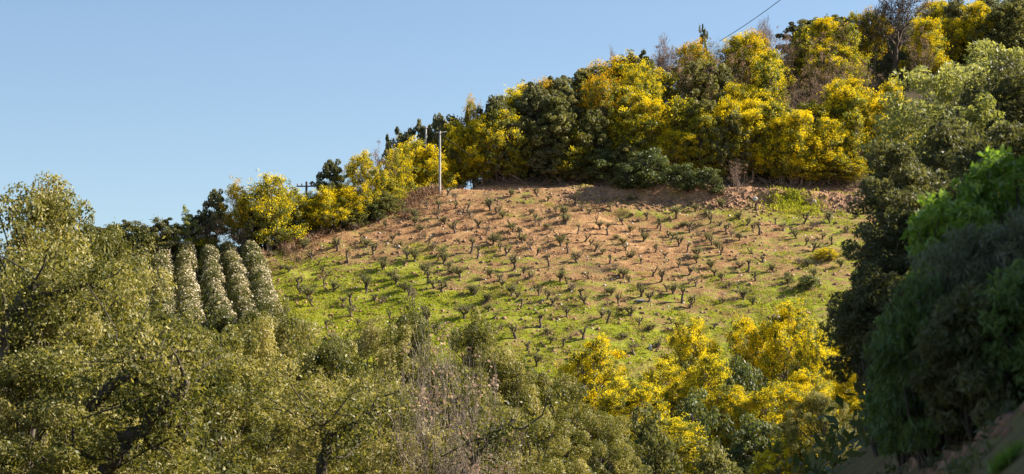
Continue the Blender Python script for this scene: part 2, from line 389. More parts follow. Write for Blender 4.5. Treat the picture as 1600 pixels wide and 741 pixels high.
def build_tree(name, seed, h, r, z0, ncl, rc, nleaf, L, wr, leafm, shape='round', bark='bark', trunk_r=.12, blossom=None, bfrac=.0, bL=None, bpuff=.8, lean=0.0, label=None, stems=1, stray=.04, twigk=4, bw=.9, mixl=None):
    rng = np.random.RandomState(seed)
    rng0[:] = list(rng.rand(3) * 6)
    root = empty(name, (0, 0, -60))
    C = crown_points(rng, h - rc * .55, r - rc * .3, z0, ncl, shape)
    T = Tubes()
    bases = []
    for s in range(stems):
        a = rng.rand() * 6.28; sp_ = (0.0 if stems == 1 else .35 * r)
        b0 = np.array([math.cos(a) * .12 * (stems > 1), math.sin(a) * .12 * (stems > 1), -.35])
        topz = z0 + (h - z0) * .72
        b1 = np.array([math.cos(a) * sp_ + lean, math.sin(a) * sp_, topz])
        P = wobble(b0, b1, 7, .045, rng); R = np.linspace(trunk_r, trunk_r * .25, 7); R[0] *= 1.4
        T.add(P, R, 6); bases.append((P, R))
    for c in C:
        P, R = bases[rng.randint(len(bases))]
        k = np.argmin(np.linalg.norm(P - (c * np.array([.3, .3, .62])), axis=1)); k = min(max(k, 1), 5)
        Q = wobble(P[k], c, 5, .07, rng, .06); r0 = min(R[k] * .6, trunk_r * .45)
        T.add(Q, np.linspace(r0, .012, 5), twigk, cap=False)
    tm = T.mesh(name + '_trunk', M[bark]); link('trunk', tm, root)
    Vs, Ds = [], []
    for c in C:
        n = int(nleaf * (0.7 + .6 * rng.rand()))
        p, d = puff(rng, c, rc * (.75 + .5 * rng.rand()), n); Vs.append(p); Ds.append(d)
    P = np.concatenate(Vs); D = np.concatenate(Ds)
    ns = int(len(P) * stray)
    if ns: P[:ns] += rng.normal(0, rc * .3, (ns, 3))
    LL = L * (.65 + .7 * rng.rand(len(P)))
    V, F = leaf_quads(P, LL, wr, rng, D + np.array([0, 0, .5]), bw)
    link('crown', new_mesh(name + '_crown', V, F, [M[leafm]]), root)
    if blossom:
        Pb, Db = [], []
        for i, c in enumerate(C):
            u = (c[2] - z0) / (h - z0); out = np.hypot(c[0], c[1]) / r
            u_ = rng.rand() ** .7 * bfrac * (.35 + .65 * u + .45 * out) * 1.35
            n = int(nleaf * bpuff * min(u_, 1.3))
            if n < 4: continue
            p, d = puff(rng, c + np.array([c[0], c[1], 0]) / (r + .1) * rc * .15 + np.array([0, 0, rc * .18]), rc * 1.15, n, sub=6)
            Pb.append(p); Db.append(d)
        Pb = np.concatenate(Pb); Db = np.concatenate(Db)
        bl = (bL or L) * (.6 + .7 * rng.rand(len(Pb)))
        V, F = leaf_quads(Pb, bl, .85, rng, Db, .5)
        link('blossom', new_mesh(name + '_blossom', V, F, [M[blossom]]), root)
    return root
def build_bare(name, seed, h, r, depth, bark, thick, stems=1, k=3, leafm=None, nleaf=0, L=.05, up=.55, up2=0.2, shr=.62, mn=.08):
    rng = np.random.RandomState(seed); root = empty(name, (0, 0, -60)); T = Tubes(); tips = []
    def grow(p, d, ln, rad, lev):
        n = 5
        pts = [p]; dd = d.copy()
        for i in range(n - 1):
            dd = dd + rng.normal(0, .16, 3) + np.array([0, 0, up2 * .12]); dd /= np.linalg.norm(dd)
            pts.append(pts[-1] + dd * ln / (n - 1))
        pts = np.array(pts); R = np.linspace(rad, rad * .55, n)
        T.add(pts, R, 7 if lev == 0 else (4 if lev < 3 else k), cap=False)
        if lev >= depth: tips.append(pts[-1]); return
        nb = rng.randint(2, 4) if lev > 0 else rng.randint(3, 5)
        for j in range(nb + 1):
            i = n - 1 if j < 2 else rng.randint(1, n - 1)
            o = rng.normal(0, 1, 3); o -= o.dot(dd) * dd; o /= np.linalg.norm(o)
            sp_ = .35 + .45 * rng.rand()
            nd = dd * (1 - sp_ * .4) + o * sp_ * 1.1 + np.array([0, 0, up * .35]); nd /= np.linalg.norm(nd)
            grow(pts[i], nd, ln * (.62 + .22 * rng.rand()), max(R[i] * (shr + .1 * rng.rand()), thick * mn), lev + 1)
    for s in range(stems):
        a = rng.rand() * 6.28; sl = .0 if stems == 1 else .45
        d = np.array([math.cos(a) * sl, math.sin(a) * sl, 1.]); d /= np.linalg.norm(d)
        grow(np.array([math.cos(a) * .1 * (stems > 1), math.sin(a) * .1 * (stems > 1), -.3]), d, h * .36, thick, 0 if stems == 1 else 1)
    V = np.concatenate(T.V); zmax = np.percentile(V[:, 2], 99.5); rm = np.percentile(np.hypot(V[:, 0], V[:, 1]), 98)
    sc = np.array([r / rm, r / rm, h / zmax])
    T.V = [v * sc for v in T.V]
    link('trunk', T.mesh(name + '_branches', M[bark]), root)
    if leafm:
        tp = np.array(tips) * sc
        tp = tp[rng.randint(0, len(tp), 30)]
        P = tp[rng.randint(0, len(tp), nleaf)] + rng.normal(0, .03 + r * .035, (nleaf, 3))
        V, F = leaf_quads(P, L * (.6 + .8 * rng.rand(nleaf)), .7, rng)
        link('dead_leaves', new_mesh(name + '_leaves', V, F, [M[leafm]]), root)
    return root

PROTO = {}
def proto(k, objs): PROTO[k] = [dict(o=o, used=False, h=h, r=r) for (o, h, r) in objs]
pk = []
for i in range(5):
    pk.append((build_tree('mimosa_tree', 100 + i, 6, 2.3, [1.2, .8, 1.6, .9, 1.1][i], 96, .50, 120, .078, .5, 'mimosa_leaf', ['round', 'tall', 'spread', 'round', 'tall'][i], 'bark_grey', .10, 'blossom', [.72, 1.0, .85, .55, .95][i], .052, 1.5, stems=[1, 2, 1, 3, 1][i]), 6, 2.3))
proto('M', pk)
proto('G', [(build_tree('mimosa_tree', 120 + i, 6, 2.2, .8, 80, .52, 150, .085, .5, 'mimosa_leaf', ['tall', 'round', 'dome'][i], 'bark_grey', .09, 'blossom', [.25, .38, .3][i], .055, 1.2, stems=2), 6, 2.2) for i in range(3)])
proto('Y', [(build_tree('mimosa_tree', 130 + i, 6, 2.2, 1.5, 64, .52, 90, .085, .5, 'mimosa_leaf', ['tall', 'spread'][i], 'bark_grey', .09, 'blossom_old', .85, .055, 1.3, stems=1), 6, 2.2) for i in range(2)])
proto('O', [(build_tree('evergreen_oak', 140 + i, 6, 2.4, [.9, 1.4, .7, 1.2][i], 60, .66, 190, .125, .55, 'oak' if i % 2 else 'oak_dark', ['round', 'spread', 'dome', 'tall'][i], 'bark', .14), 6, 2.4) for i in range(4)])
proto('D', [(build_tree('evergreen_oak', 150 + i, 6, 2.4, [1.5, 1.8, 2.2][i], 44, .60, 190, .12, .55, 'oak_dark', ['spread', 'round', 'tall'][i], 'bark', .15), 6, 2.4) for i in range(3)])
proto('S', [(build_tree('evergreen_shrub', 160 + i, 3, 1.6, .1, 46, .50, 150, .085, .45, ['shrub', 'oak', 'pale'][i], 'dome', 'bark', .06, stems=3), 3, 1.6) for i in range(3)])
proto('P', [(build_tree('pale_tree', 170, 6, 1.7, 1.2, 34, .5, 100, .10, .45, 'pale', 'tall', 'bark_grey', .08), 6, 1.7)])
proto('B', [(build_bare('bare_tree', 180 + i, 6, 2.0, 5, 'twig', .09, [3, 4, 2][i], 3, 'dry', 700, .05), 6, 2.0) for i in range(3)])
proto('T', [(build_bare('bare_tree', 190 + i, 6, 2.4, 6, 'twig', .13, 1, 3), 6, 2.4) for i in range(2)])
# near kinds: real leaf size
proto('N', [(build_tree('holm_oak', 200 + i, 8, 3.0, [1.6, 1.2, 2.0][i], 84, .76, 1250, .040, .50, 'oak_near', ['spread', 'tall', 'round'][i], 'bark', .20, twigk=5, bw=1.0, stray=.02), 8, 3.0) for i in range(3)])
proto('L', [(build_tree('lower_mimosa', 210 + i, 6.5, 2.6, .4, 120, .48, 200, .065, .45, 'mimosa_leaf', ['round', 'spread', 'dome'][i], 'bark_grey', .10, 'blossom', [.85, .65, .45][i], .045, 1.7, stems=2), 6.5, 2.6) for i in range(3)])
KN = {'M': 'mimosa_tree', 'G': 'mimosa_tree', 'Y': 'mimosa_tree', 'O': 'evergreen_oak', 'D': 'evergreen_oak', 'S': 'evergreen_shrub', 'P': 'pale_tree', 'B': 'bare_tree', 'T': 'bare_tree', 'N': 'holm_oak', 'L': 'mimosa_tree'}
KC = {'S': 'shrub'}
RR = random.Random(11)
ALL = []
def place(kind, x, y, z, h, r, label, group=None, var=None, rz=None):
    P = PROTO[kind]; e = P[RR.randrange(len(P)) if var is None else var]
    if not e['used']: o = e['o']; e['used'] = True
    else: o = dup(e['o'])
    o.name = KN[kind]
    o.location = (x, y, z); o.rotation_euler = (0, 0, RR.random() * 6.28 if rz is None else rz)
    o.scale = (r / e['r'], r / e['r'], h / e['h'])
    tag(o, label, KC.get(kind, 'tree'), group); ALL.append(o); return o

# ---- woods above the road: kind, centre px, centre py of crown, width px, height px
W = []
SKX = [200, 290, 340, 365, 420, 470, 500, 520, 560, 600, 640, 690, 720, 760, 775, 830, 880, 905, 960, 985, 1040, 1100, 1160, 1200, 1260, 1300, 1500]
SKY_ = [345, 320, 296, 283, 272, 295, 290, 250, 238, 225, 200, 188, 188, 178, 145, 126, 118, 104, 94, 82, 74, 62, 50, 42, 30, 22, -5]
def row(yc, txt, h=100, w=74, hs=1.0):
    for tok in txt.split():
        k, p = tok[0], float(tok[1:])
        p += RR.uniform(-9, 9); hh = h * RR.uniform(.85, 1.4); y_ = yc + RR.uniform(-16, 14)
        W.append((k, p, max(y_, float(np.interp(p, SKX, SKY_)) + hh * .5), w * RR.uniform(.75, 1.15), hh))
row(268, 'G708 M742 D775 G812 O850 O880 O985 G1010 G1055 G1095 O1140 O1180 G1215 M1255 G1290 G1335', 62, 58)
row(238, 'M716 M752 G792 O828 O862 G900 O935 G975 G1015 M1058 G1098 O1135 M1172 M1215 M1258 M1300 G1340', 88, 66)
row(203, 'O705 M745 G787 O822 O862 O898 Y938 G985 M1022 G1062 O1100 M1140 M1180 G1220 G1262 M1310 G1345 M1385', 100, 70)
row(172, 'O778 M805 O842 O880 Y925 Y965 M1000 G1045 B1085 O1122 M1160 G1205 B1245 B1288 M1325 M1392', 100, 70)
row(140, 'M832 Y850 D872 O908 Y945 M985 B1030 B1072 O1105 B1138 M1165 G1205 B1245 B1285 B1322 ', 95, 70)
row(108, 'O905 D880 Y945 M985 B1018 B1055 D1000 Y1090 B1125 M1160 M1195 B1230 M1275 G1315 B1300 B1450', 92, 70)
row(78, 'Y965 B1045 Y1080 B1112 M1150 Y1185 B1215 M1255 M1290 G1325 M1450 M1490 ', 86, 66)
row(48, 'B1198 O1258 O1290 M1288 G1335 Y1360 M1468 M1500 M1525 O1552 O1590', 80, 60)
row(22, 'O1265 O1300 Y1455 M1475 O1500 D1545 O1580 O1610', 70, 60)
# ---- left ridge, hand placed: kind, px, top py, base py, width, height taken from them
HL = [('D', 205, 345, 412, 70), ('D', 250, 342, 412, 75), ('P', 290, 318, 405, 42), ('D', 335, 296, 402, 52), ('Y', 368, 282, 400, 46), ('B', 350, 340, 402, 85),
      ('B', 385, 352, 402, 60), ('M', 420, 272, 394, 82), ('O', 432, 292, 384, 58), ('O', 402, 330, 396, 60), ('G', 452, 300, 380, 60), ('M', 480, 302, 374, 66),
      ('M', 505, 292, 366, 56), ('M', 538, 288, 356, 62), ('D', 516, 250, 352, 62), ('M', 566, 238, 346, 54), ('B', 596, 222, 330, 56), ('D', 612, 215, 320, 50), ('G', 600, 275, 330, 60),
      ('S', 570, 314, 344, 60), ('S', 600, 300, 334, 56), ('S', 545, 325, 356, 46), ('D', 632, 204, 312, 66), ('D', 660, 190, 306, 56), ('D', 684, 183, 304, 52), ('M', 645, 218, 306, 96),
      ('M', 615, 232, 318, 60), ('M', 708, 236, 296, 52), ('D', 712, 184, 300, 60), ('Y', 737, 155, 262, 36), ('B', 738, 190, 285, 60), ('M', 185, 378, 416, 60), ('M', 265, 380, 408, 50),
      ('G', 330, 372, 404, 50), ('D', 150, 352, 420, 70), ('O', 100, 380, 430, 80), ('O', 40, 400, 440, 80), ('S', 640, 285, 308, 60), ('S', 670, 286, 304, 60), ('G', 385, 300, 396, 50),
      ('O', 228, 352, 412, 60), ('B', 312, 345, 402, 70), ('O', 178, 350, 418, 66), ('G', 275, 350, 406, 50), ('O', 310, 335, 402, 56), ('B', 345, 350, 402, 60), ('B', 1350, 95, 165, 60), ('B', 1455, 60, 120, 50), ('B', 1010, 100, 170, 60), ('M', 676, 238, 304, 60), ('T', 955, 75, 135, 34), ('T', 1040, 56, 150, 60), ('B', 1085, 80, 160, 60), ('D', 1100, 42, 120, 22), ('T', 1205, 25, 110, 50), ('B', 1235, 150, 215, 50), ('B', 1290, 110, 210, 60), ('B', 1260, 165, 235, 50),
      ('S', 940, 235, 290, 70), ('S', 1015, 232, 292, 74), ('S', 985, 250, 294, 60), ('S', 900, 255, 290, 50), ('S', 1075, 255, 296, 50), ('S', 1110, 262, 300, 44), ('B', 1150, 250, 296, 50), ('M', 1150, 130, 230, 66), ('M', 1240, 200, 290, 66)]
DESC = {'M': 'bright yellow mimosa', 'G': 'mostly green mimosa', 'Y': 'orange yellow mimosa', 'O': 'olive green evergreen oak',
        'D': 'dark evergreen oak', 'S': 'low rounded green shrub', 'P': 'slender pale green tree', 'B': 'leafless brown twiggy tree', 'T': 'bare grey tree'}
LMX = [(100, 'behind the big left oak'), (250, 'behind the white hedge rows'), (370, 'above the last white hedge row'), (440, 'left of the crossarm pole'), (505, 'right of the crossarm pole'), (570, 'on the left field crest'),
       (640, 'left of the pale pole'), (715, 'right of the pale pole'), (800, 'over the field\'s top left'), (880, 'over the field\'s top centre'), (980, 'above the eroded step'),
       (1080, 'below the wire\'s low end'), (1180, 'above the raw earth lip'), (1270, 'near the bare thicket'), (1350, 'left of the tall bare oak'), (1420, 'beside the tall bare oak'), (1500, 'above the sunlit shrub'), (1600, 'at the hilltop corner')]
def vphrase(py, px):
    if px < 560: return 'on the ridge'
    sky_y = np.interp(px, [560, 700, 780, 900, 1000, 1200, 1300, 1600], [240, 190, 140, 105, 85, 40, 20, 0])
    if py < sky_y + 32: return 'on the skyline'
    if py > 255: return 'at the road edge'
    if py > 215: return 'low in the wood'
    if py > sky_y + 75: return 'midway up the wood'
    return 'high in the wood'
recs = []
for k, px, pyc, w, h in W:
    base = min(pyc + h * .5, 287)
    g = on_ground(px, base)
    if g is None: g = on_ground(px, base + 14)
    if g is None: g = on_ground(px, base + 40)
    if g is None: continue
    x, y, z = g
    if -6.5 < x and y < 163.4: y = 163.6 + RR.random(); x = at_y(px, base, y)[0]; z = float(height(x, y))
    ppx, ppy = project(x, y, z)
    hh = max((ppy - (pyc - h * .5)), 40) * y / FPX; rr = w * .5 * y / FPX * 1.12
    recs.append([k, px, pyc, x, y, z, hh, rr])
for k, px, top, base, w in HL:
    g = on_ground(px, base)
    if g is None:
        x0 = at_y(px, base, 140.)[0]; yc = float(np.interp(x0, CX, CY)) + .5
        x = at_y(px, base, yc)[0]; y = yc + RR.random() * 2; z = float(height(x, y))
    else: x, y, z = g
    if -6 < x and 157 < y < 163.4: y = 163.6 + RR.random(); z = float(height(x, y))
    if k in 'DO' and 600 < px < 725: y += 9.0; x = at_y(px, base, y)[0]; z = float(height(x, y))
    elif 640 < px < 735 and y < 161.5: y = 161.5; x = at_y(px, base, y)[0]; z = float(height(x, y))
    tz = at_y(px, top, y)[2]
    recs.append([k, px, (top + base) / 2, x, y, z, max(tz - z, .8), w * .5 * y / FPX * 1.1])
# unique wording
def uniq(items):
    """items: list of [px, py, base label]; adds a place among look-alikes"""
    from collections import defaultdict
    d = defaultdict(list)
    for i, (px, py, lb) in enumerate(items): d[lb].append(i)
    out = [None] * len(items)
    for lb, ii in d.items():
        if len(ii) == 1: out[ii[0]] = lb; continue
        ii = sorted(ii, key=lambda i: items[i][0])
        names = {2: ['left one', 'right one'], 3: ['left one', 'middle one', 'right one'],
                 4: ['leftmost', 'second from left', 'second from right', 'rightmost'],
                 5: ['leftmost', 'second from left', 'middle one', 'second from right', 'rightmost']}.get(len(ii))
        for j, i in enumerate(ii): out[i] = lb + ', ' + (names[j] if names else ['leftmost', 'second from left', 'third from left', 'fourth from left', 'fifth from left', 'sixth from left', 'seventh from left', 'eighth from left', 'ninth from left'][min(j, 8)])
    return out
labs = uniq([(r[1], r[2], DESC[r[0]] + ' ' + vphrase(r[2], r[1]) + ' ' + min(LMX, key=lambda a: abs(a[0] - r[1]))[1]) for r in recs])
GRP = {'M': 'mimosa trees in the upper wood', 'G': 'mimosa trees in the upper wood', 'Y': 'mimosa trees in the upper wood', 'O': 'evergreen oaks in the upper wood', 'D': 'evergreen oaks in the upper wood',
       'S': 'shrubs at the edge of the wood', 'P': 'pale trees in the upper wood', 'B': 'leafless trees in the upper wood', 'T': 'leafless trees in the upper wood'}
for r, lb in zip(recs, labs):
    place(r[0], r[3], r[4], r[5], r[6], r[7], lb, GRP[r[0]], var=RR.randrange(2) if r[0] == 'S' else None)
# the tall bare oak on the slope at the right
g = on_ground(1393, 118)
if g is None: g = on_ground(1393, 135)
big = build_bare('bare_oak', 77, 6.9, 4.0, 6, 'bark_oak', .30, 1, 3, up=.8, shr=.66)
big.location = g; big.scale = (1, 1, g[1] * 150 / FPX / 6.9)
tag(big, 'tall bare oak standing above the wood with wide grey branches against the sky', 'tree')

# ------------------------------------------------------------------ undergrowth between the trunks (one mass)
rng = np.random.RandomState(3)
n = 9000
ux = rng.uniform(-8, 60, n); uy = rng.uniform(163.2, 212, n)
keep = (uy < np.interp(ux, CX, CY) + 3) & (vnoise(ux / 3, uy / 3) > -.25)
ux, uy = ux[keep], uy[keep]
lx = rng.uniform(-42, -7, 3000); ly = np.interp(lx, CX, CY) + rng.uniform(.6, 6, 3000)
ux = np.concatenate([ux, lx]); uy = np.concatenate([uy, ly])
uz = height(ux, uy)
C = np.repeat(np.stack([ux, uy, uz], 1), 16, 0)
C = C + rng.normal(0, .22, C.shape) + np.array([0, 0, .25]); C[:, 2] = np.maximum(C[:, 2], np.repeat(uz, 16))
V, F = leaf_quads(C, .11 * (.6 + .8 * rng.rand(len(C))), .5, rng)
tag(link('undergrowth', new_mesh('undergrowth', V, F, [M['shrub']])), 'mixed low green undergrowth covering the slope beneath the upper trees', 'undergrowth', kind='stuff')
# fallen branches along the cut bank
T = Tubes()
for i in range(520):
    x = rng.uniform(-3, 36); y = rng.uniform(162.2, 164.0); z = float(height(x, y)) + .04
    a = rng.rand() * 6.28; L = rng.uniform(.4, 1.8)
    p1 = np.array([x + math.cos(a) * L, y + math.sin(a) * L * .4, z + rng.uniform(.0, .9)])
    T.add(wobble(np.array([x, y, z]), p1, 4, .08, rng), [.025, .02, .014, .008], 3, cap=False)
tag(link('brushwood', T.mesh('brushwood', M['twig'])), 'tangle of fallen grey twigs along the shaded cut bank', 'brushwood', kind='stuff')

# ------------------------------------------------------------------ grass and dry weeds on the field
def field_points(n, seed):
    r = np.random.RandomState(seed); x = r.uniform(-20, 38, n); y = r.uniform(120, 157.6, n)
    lim = np.interp(x, CX, CY); ok = (y < lim + .5) & (x > -18.5)
    x, y = x[ok], y[ok]; z = height(x, y); return x, y, z
x, y, z = field_points(200000, 8)
g = green_at(x, y, z) + .55 * fbm(x / 1.4, y / 1.4, 3) + .2 * vnoise(x * 1.3, y * 1.3)
keep = g > .62
x, y, z, g = x[keep], y[keep], z[keep], g[keep]
rng = np.random.RandomState(9); n = len(x)
C = np.repeat(np.stack([x, y, z], 1), 3, 0) + rng.normal(0, .05, (3 * n, 3)) * np.array([1, 1, .2]) + np.array([0, 0, .035])
V, F = leaf_quads(C, np.repeat(.04 + .05 * np.clip(g - .6, 0, .6), 3) * (.6 + .8 * rng.rand(3 * n)), .35, rng, droop=np.array([0, 0, 2.0]))
tag(link('meadow_grass', new_mesh('meadow_grass', V, F, [M['grass']])), 'short lime green grass growing over the lower field', 'grass', kind='stuff')
# the bright tuft below the lip
x = rng.normal(on_ground(1240, 322)[0], 1.0, 2600); y = rng.normal(on_ground(1240, 322)[1], .7, 2600); z = height(x, y)
C = np.stack([x, y, z + .14], 1)
V, F = leaf_quads(C, .17 * (.6 + .8 * rng.rand(len(C))), .16, rng, droop=np.array([0, 0, 2.5]))
tag(link('tall_grass', new_mesh('tall_grass', V, F, [M['grass']])), 'patch of tall bright green grass below the raw earth lip', 'grass', kind='stuff')
# dry weeds
x, y, z = field_points(60000, 12)
px, py = project(x, y, z)
cw = np.interp(x, CX, CY) - y
pr = .24 + .9 * np.exp(-cw / 3.0) * (px < 720) + .35 * np.exp(-((px - 640) / 130) ** 2 - ((py - 330) / 35) ** 2)
keep = (rng.rand(len(x)) < pr * np.clip(.5 + 1.6 * vnoise(x / 1.2, y / 1.2), 0, 1))
x, y, z, cw = x[keep], y[keep], z[keep], cw[keep]
n = len(x); k = 6
hgt = np.repeat((.07 + .20 * np.exp(-cw / 2.5) * (x < -3) + .05 * rng.rand(n)), k) * (.5 + rng.rand(n * k))
C = np.repeat(np.stack([x, y, z], 1), k, 0) + rng.normal(0, .08, (n * k, 3)) * np.array([1, 1, .1]); C[:, 2] += hgt
V, F = leaf_quads(C, hgt, .10, rng, droop=np.array([0, 0, 2.2]))
tag(link('dry_weeds', new_mesh('dry_weeds', V, F, [M['dry']])), 'dry reddish brown weeds along the upper left edge of the field', 'weeds', kind='stuff')
# loose stones and clods over the field and the lip
ico = []
def lump(rng, c, s, flat=.6):
    """irregular six sided stone, 8+6 verts as quads"""
    b = np.array([[-1, -1, -1], [1, -1, -1], [1, 1, -1], [-1, 1, -1], [-1, -1, 1], [1, -1, 1], [1, 1, 1], [-1, 1, 1]], float)
    b[4:] *= np.array([.6, .6, 1]); b = b * (1 + rng.normal(0, .25, (8, 3))); a = rng.rand() * 6.28
    R = np.array([[math.cos(a), -math.sin(a), 0], [math.sin(a), math.cos(a), 0], [0, 0, 1]])
    return (b * np.array([1, .8, flat]) * s) @ R.T + c
LF = np.array([[0, 3, 2, 1], [4, 5, 6, 7], [0, 1, 5, 4], [1, 2, 6, 5], [2, 3, 7, 6], [3, 0, 4, 7]])
def lumps(name, pts, sizes, m, seed):
    r = np.random.RandomState(seed); V = []; F = []
    for i, (p, s) in enumerate(zip(pts, sizes)): V.append(lump(r, p, s)); F.append(LF + 8 * i)
    return link(name, new_mesh(name, np.concatenate(V), np.concatenate(F), [m]))
x, y, z = field_points(11000, 31)
yy = np.where(rng.rand(len(x)) < .5, rng.normal(156.0, .9, len(x)), y); yy = np.where(x > 4, yy, y)
P = np.stack([x, yy, height(x, yy)], 1)
tag(lumps('earth_clods', P, .035 + .12 * rng.rand(len(P)) ** 3, M['rock_red'], 4), 'loose red earth clods scattered over the field and lip', 'clods', kind='stuff')
x, y, z = field_points(1500, 33)
tag(lumps('small_stones', np.stack([x, y, z], 1), .03 + .06 * rng.rand(len(x)) ** 2, M['rock_white'], 5), 'small pale stones scattered across the field', 'stones', kind='stuff')
def rock(px, py, w, hgt, m, label, seed, y=None):
    g = on_ground(px, py) if y is None else (*at_y(px, py, y)[:2], float(height(*at_y(px, py, y)[:2])))
    r = np.random.RandomState(seed); n = 10; k = 6; V = []
    R = w * .5 * g[1] / FPX; H = hgt * g[1] / FPX
    for j in range(k):
        t = j / (k - 1)
        for i in range(n):
            a = i * 2 * math.pi / n
            rr = R * math.cos(t * 1.35) ** .7 * (1 + .16 * math.sin(2 * a + seed) + r.normal(0, .07))
            V.append([math.cos(a) * rr, math.sin(a) * rr * .7, -.1 * H + H * math.sin(t * 1.45) * (1 + r.normal(0, .05))])
    F = [[j * n + i, j * n + (i + 1) % n, (j + 1) * n + (i + 1) % n, (j + 1) * n + i] for j in range(k - 1) for i in range(n)]
    e = (k - 1) * n; F += [[e, e + 1, e + 2, e + 3], [e, e + 3, e + 4, e + 9], [e + 4, e + 5, e + 8, e + 9], [e + 5, e + 6, e + 7, e + 8]]
    o = link('rock', new_mesh('rock', V, F, [M[m]]), None, g); tag(o, label, 'rock', 'rocks on the field'); return o
rock(1180, 313, 9, 6, 'rock_white', 'white rock on the raw earth lip left of the bright grass patch', 1)
rock(1272, 315, 8, 6, 'rock_white', 'small white rock on the lip right of the bright grass patch', 2)
rock(1000, 470, 17, 3, 'rock_white', 'flat pale rock lying in bare soil on the lower right field', 3)
rock(1016, 545, 6, 8, 'rock_white', 'narrow upright white stone beside a fallen stump at field bottom', 4)
rock(979, 382, 5, 4, 'rock_white', 'small white rock in the middle of the brown field', 5)
rock(623, 386, 5, 3, 'rock_white', 'small white stone on the upper left brown band', 6)
rock(1212, 498, 14, 9, 'rock', 'grey boulder behind the top of the broadest lower mimosa', 7)

# ------------------------------------------------------------------ pollarded stumps
def build_stump(seed, style):
    rng = np.random.RandomState(seed); root = empty('pollarded_stump', (0, 0, -60)); T = Tubes(); tips = []
    th = {'y': .35, 'tall': .75, 'bush': .3, 'lean': .3, 'twig': .25, 'low': .12}[style] * rng.uniform(.85, 1.2)
    ln = np.array([rng.normal(0, .12), rng.normal(0, .08), 0]) + (np.array([.45 * rng.choice([-1, 1]), 0, 0]) if style == 'lean' else 0)
    top = np.array([0, 0, th]) + ln
    T.add(wobble(np.array([0, 0, -.15]), top, 5, .06, rng), [.13, .10, .085, .08, .085], 7)
    na = {'y': 4, 'tall': 3, 'bush': 5, 'lean': 2, 'twig': 7, 'low': 4}[style]
    for i in range(na):
        a = i * 6.28 / na + rng.rand() * .9; sp_ = rng.uniform(.14, .38); hh = rng.uniform(.18, .42)
        if style == 'tall': sp_ *= .5; hh *= .7
        if style == 'low': hh *= .45; sp_ *= 1.3
        q = top + np.array([math.cos(a) * sp_, math.sin(a) * sp_ * .8, hh]); r0 = .068 if style != 'twig' else .022
        P = wobble(top - np.array([0, 0, .05]), q, 5, .09, rng, -.12)
        T.add(P, [r0, r0 * .8, r0 * .75, r0 * .8, r0 * 1.1], 5)
        tips.append(q)
        for j in range(rng.randint(1, 3)):
            q2 = q + np.array([rng.normal(0, .13), rng.normal(0, .1), rng.uniform(.08, .24)])
            T.add(wobble(q, q2, 3, .1, rng), [r0 * .7, r0 * .5, r0 * .45], 4); tips.append(q2)
        if style == 'twig':
            for j in range(7):
                q2 = P[rng.randint(1, 5)] + np.array([rng.normal(0, .25), rng.normal(0, .2), rng.uniform(.0, .35)])
                T.add(wobble(q, q2, 3, .08, rng), [.014, .010, .006], 3, cap=False)
    link('trunk', T.mesh('stump_trunk', M['stump'] if style != 'twig' else M['twig']), root)
    nl = {'y': 170, 'tall': 130, 'bush': 520, 'lean': 40, 'twig': 90, 'low': 200}[style]
    tips = np.array(tips); C = tips[rng.randint(0, len(tips), nl)] + rng.normal(0, .13 if style == 'bush' else .075, (nl, 3))
    V, F = leaf_quads(C, .055 * (.6 + .8 * rng.rand(nl)), .4, rng, droop=np.array([0, 0, .6]))
    link('foliage', new_mesh('leaf_tuft', V, F, [M['tuftleaf']]), root)
    return root
STY = ['y', 'y', 'tall', 'bush', 'bush', 'lean', 'twig', 'low', 'y', 'bush', 'tall', 'twig', 'lean', 'y', 'bush', 'low', 'twig', 'y']
SDESC = {'y': 'dark stump with knobbly arms', 'tall': 'long trunked upright stump', 'bush': 'stump with leafy green shoots', 'lean': 'leaning stump with short arms',
         'twig': 'twiggy dry shrub', 'low': 'very low cut stump'}
SP = [(build_stump(400 + i, s), s) for i, s in enumerate(STY)]
used = set(); cnt = 0; RS = random.Random(21)
def zone(px, py):
    v = 'upper' if py < 350 else ('middle' if py < 430 else 'lower')
    h_ = 'left' if px < 640 else ('centre' if px < 960 else 'right')
    return v, h_
spots = []
du = np.array([0.42, -1.0]); du = du / np.linalg.norm(du)          # rows run down the slope and to the right
dv = np.array([1.0, 0.15]); dv /= np.linalg.norm(dv)
for i in range(-40, 50):
    for j in range(-16, 62):
        p = np.array([-10., 157.]) + dv * i * 2.2 + du * j * 1.04 + np.array([RS.gauss(0, .13), RS.gauss(0, .17)])
        x, y = p
        if y > float(np.interp(x, CX, CY)) - .6 or y > 155.9 or y < 121 or x < -17.5 or x > 33: continue
        z = float(height(x, y)); px, py = project(x, y, z)
        if not (415 < px < 1345 and py < 600): continue
        if px > 1180 and py > 455: continue
        low = np.interp(px, [400, 520, 640, 760, 870, 960, 1100, 1250, 1340], [500, 560, 520, 555, 585, 560, 530, 470, 400])
        if py > low: continue
        drop = .08 + .22 * (py < 330) + .25 * (py > 480) + .30 * (px > 1180) + .1 * (px < 500)
        if RS.random() < drop: continue
        spots.append((x, y, z, px, py))
RS.shuffle(spots)
spots = spots[:300]
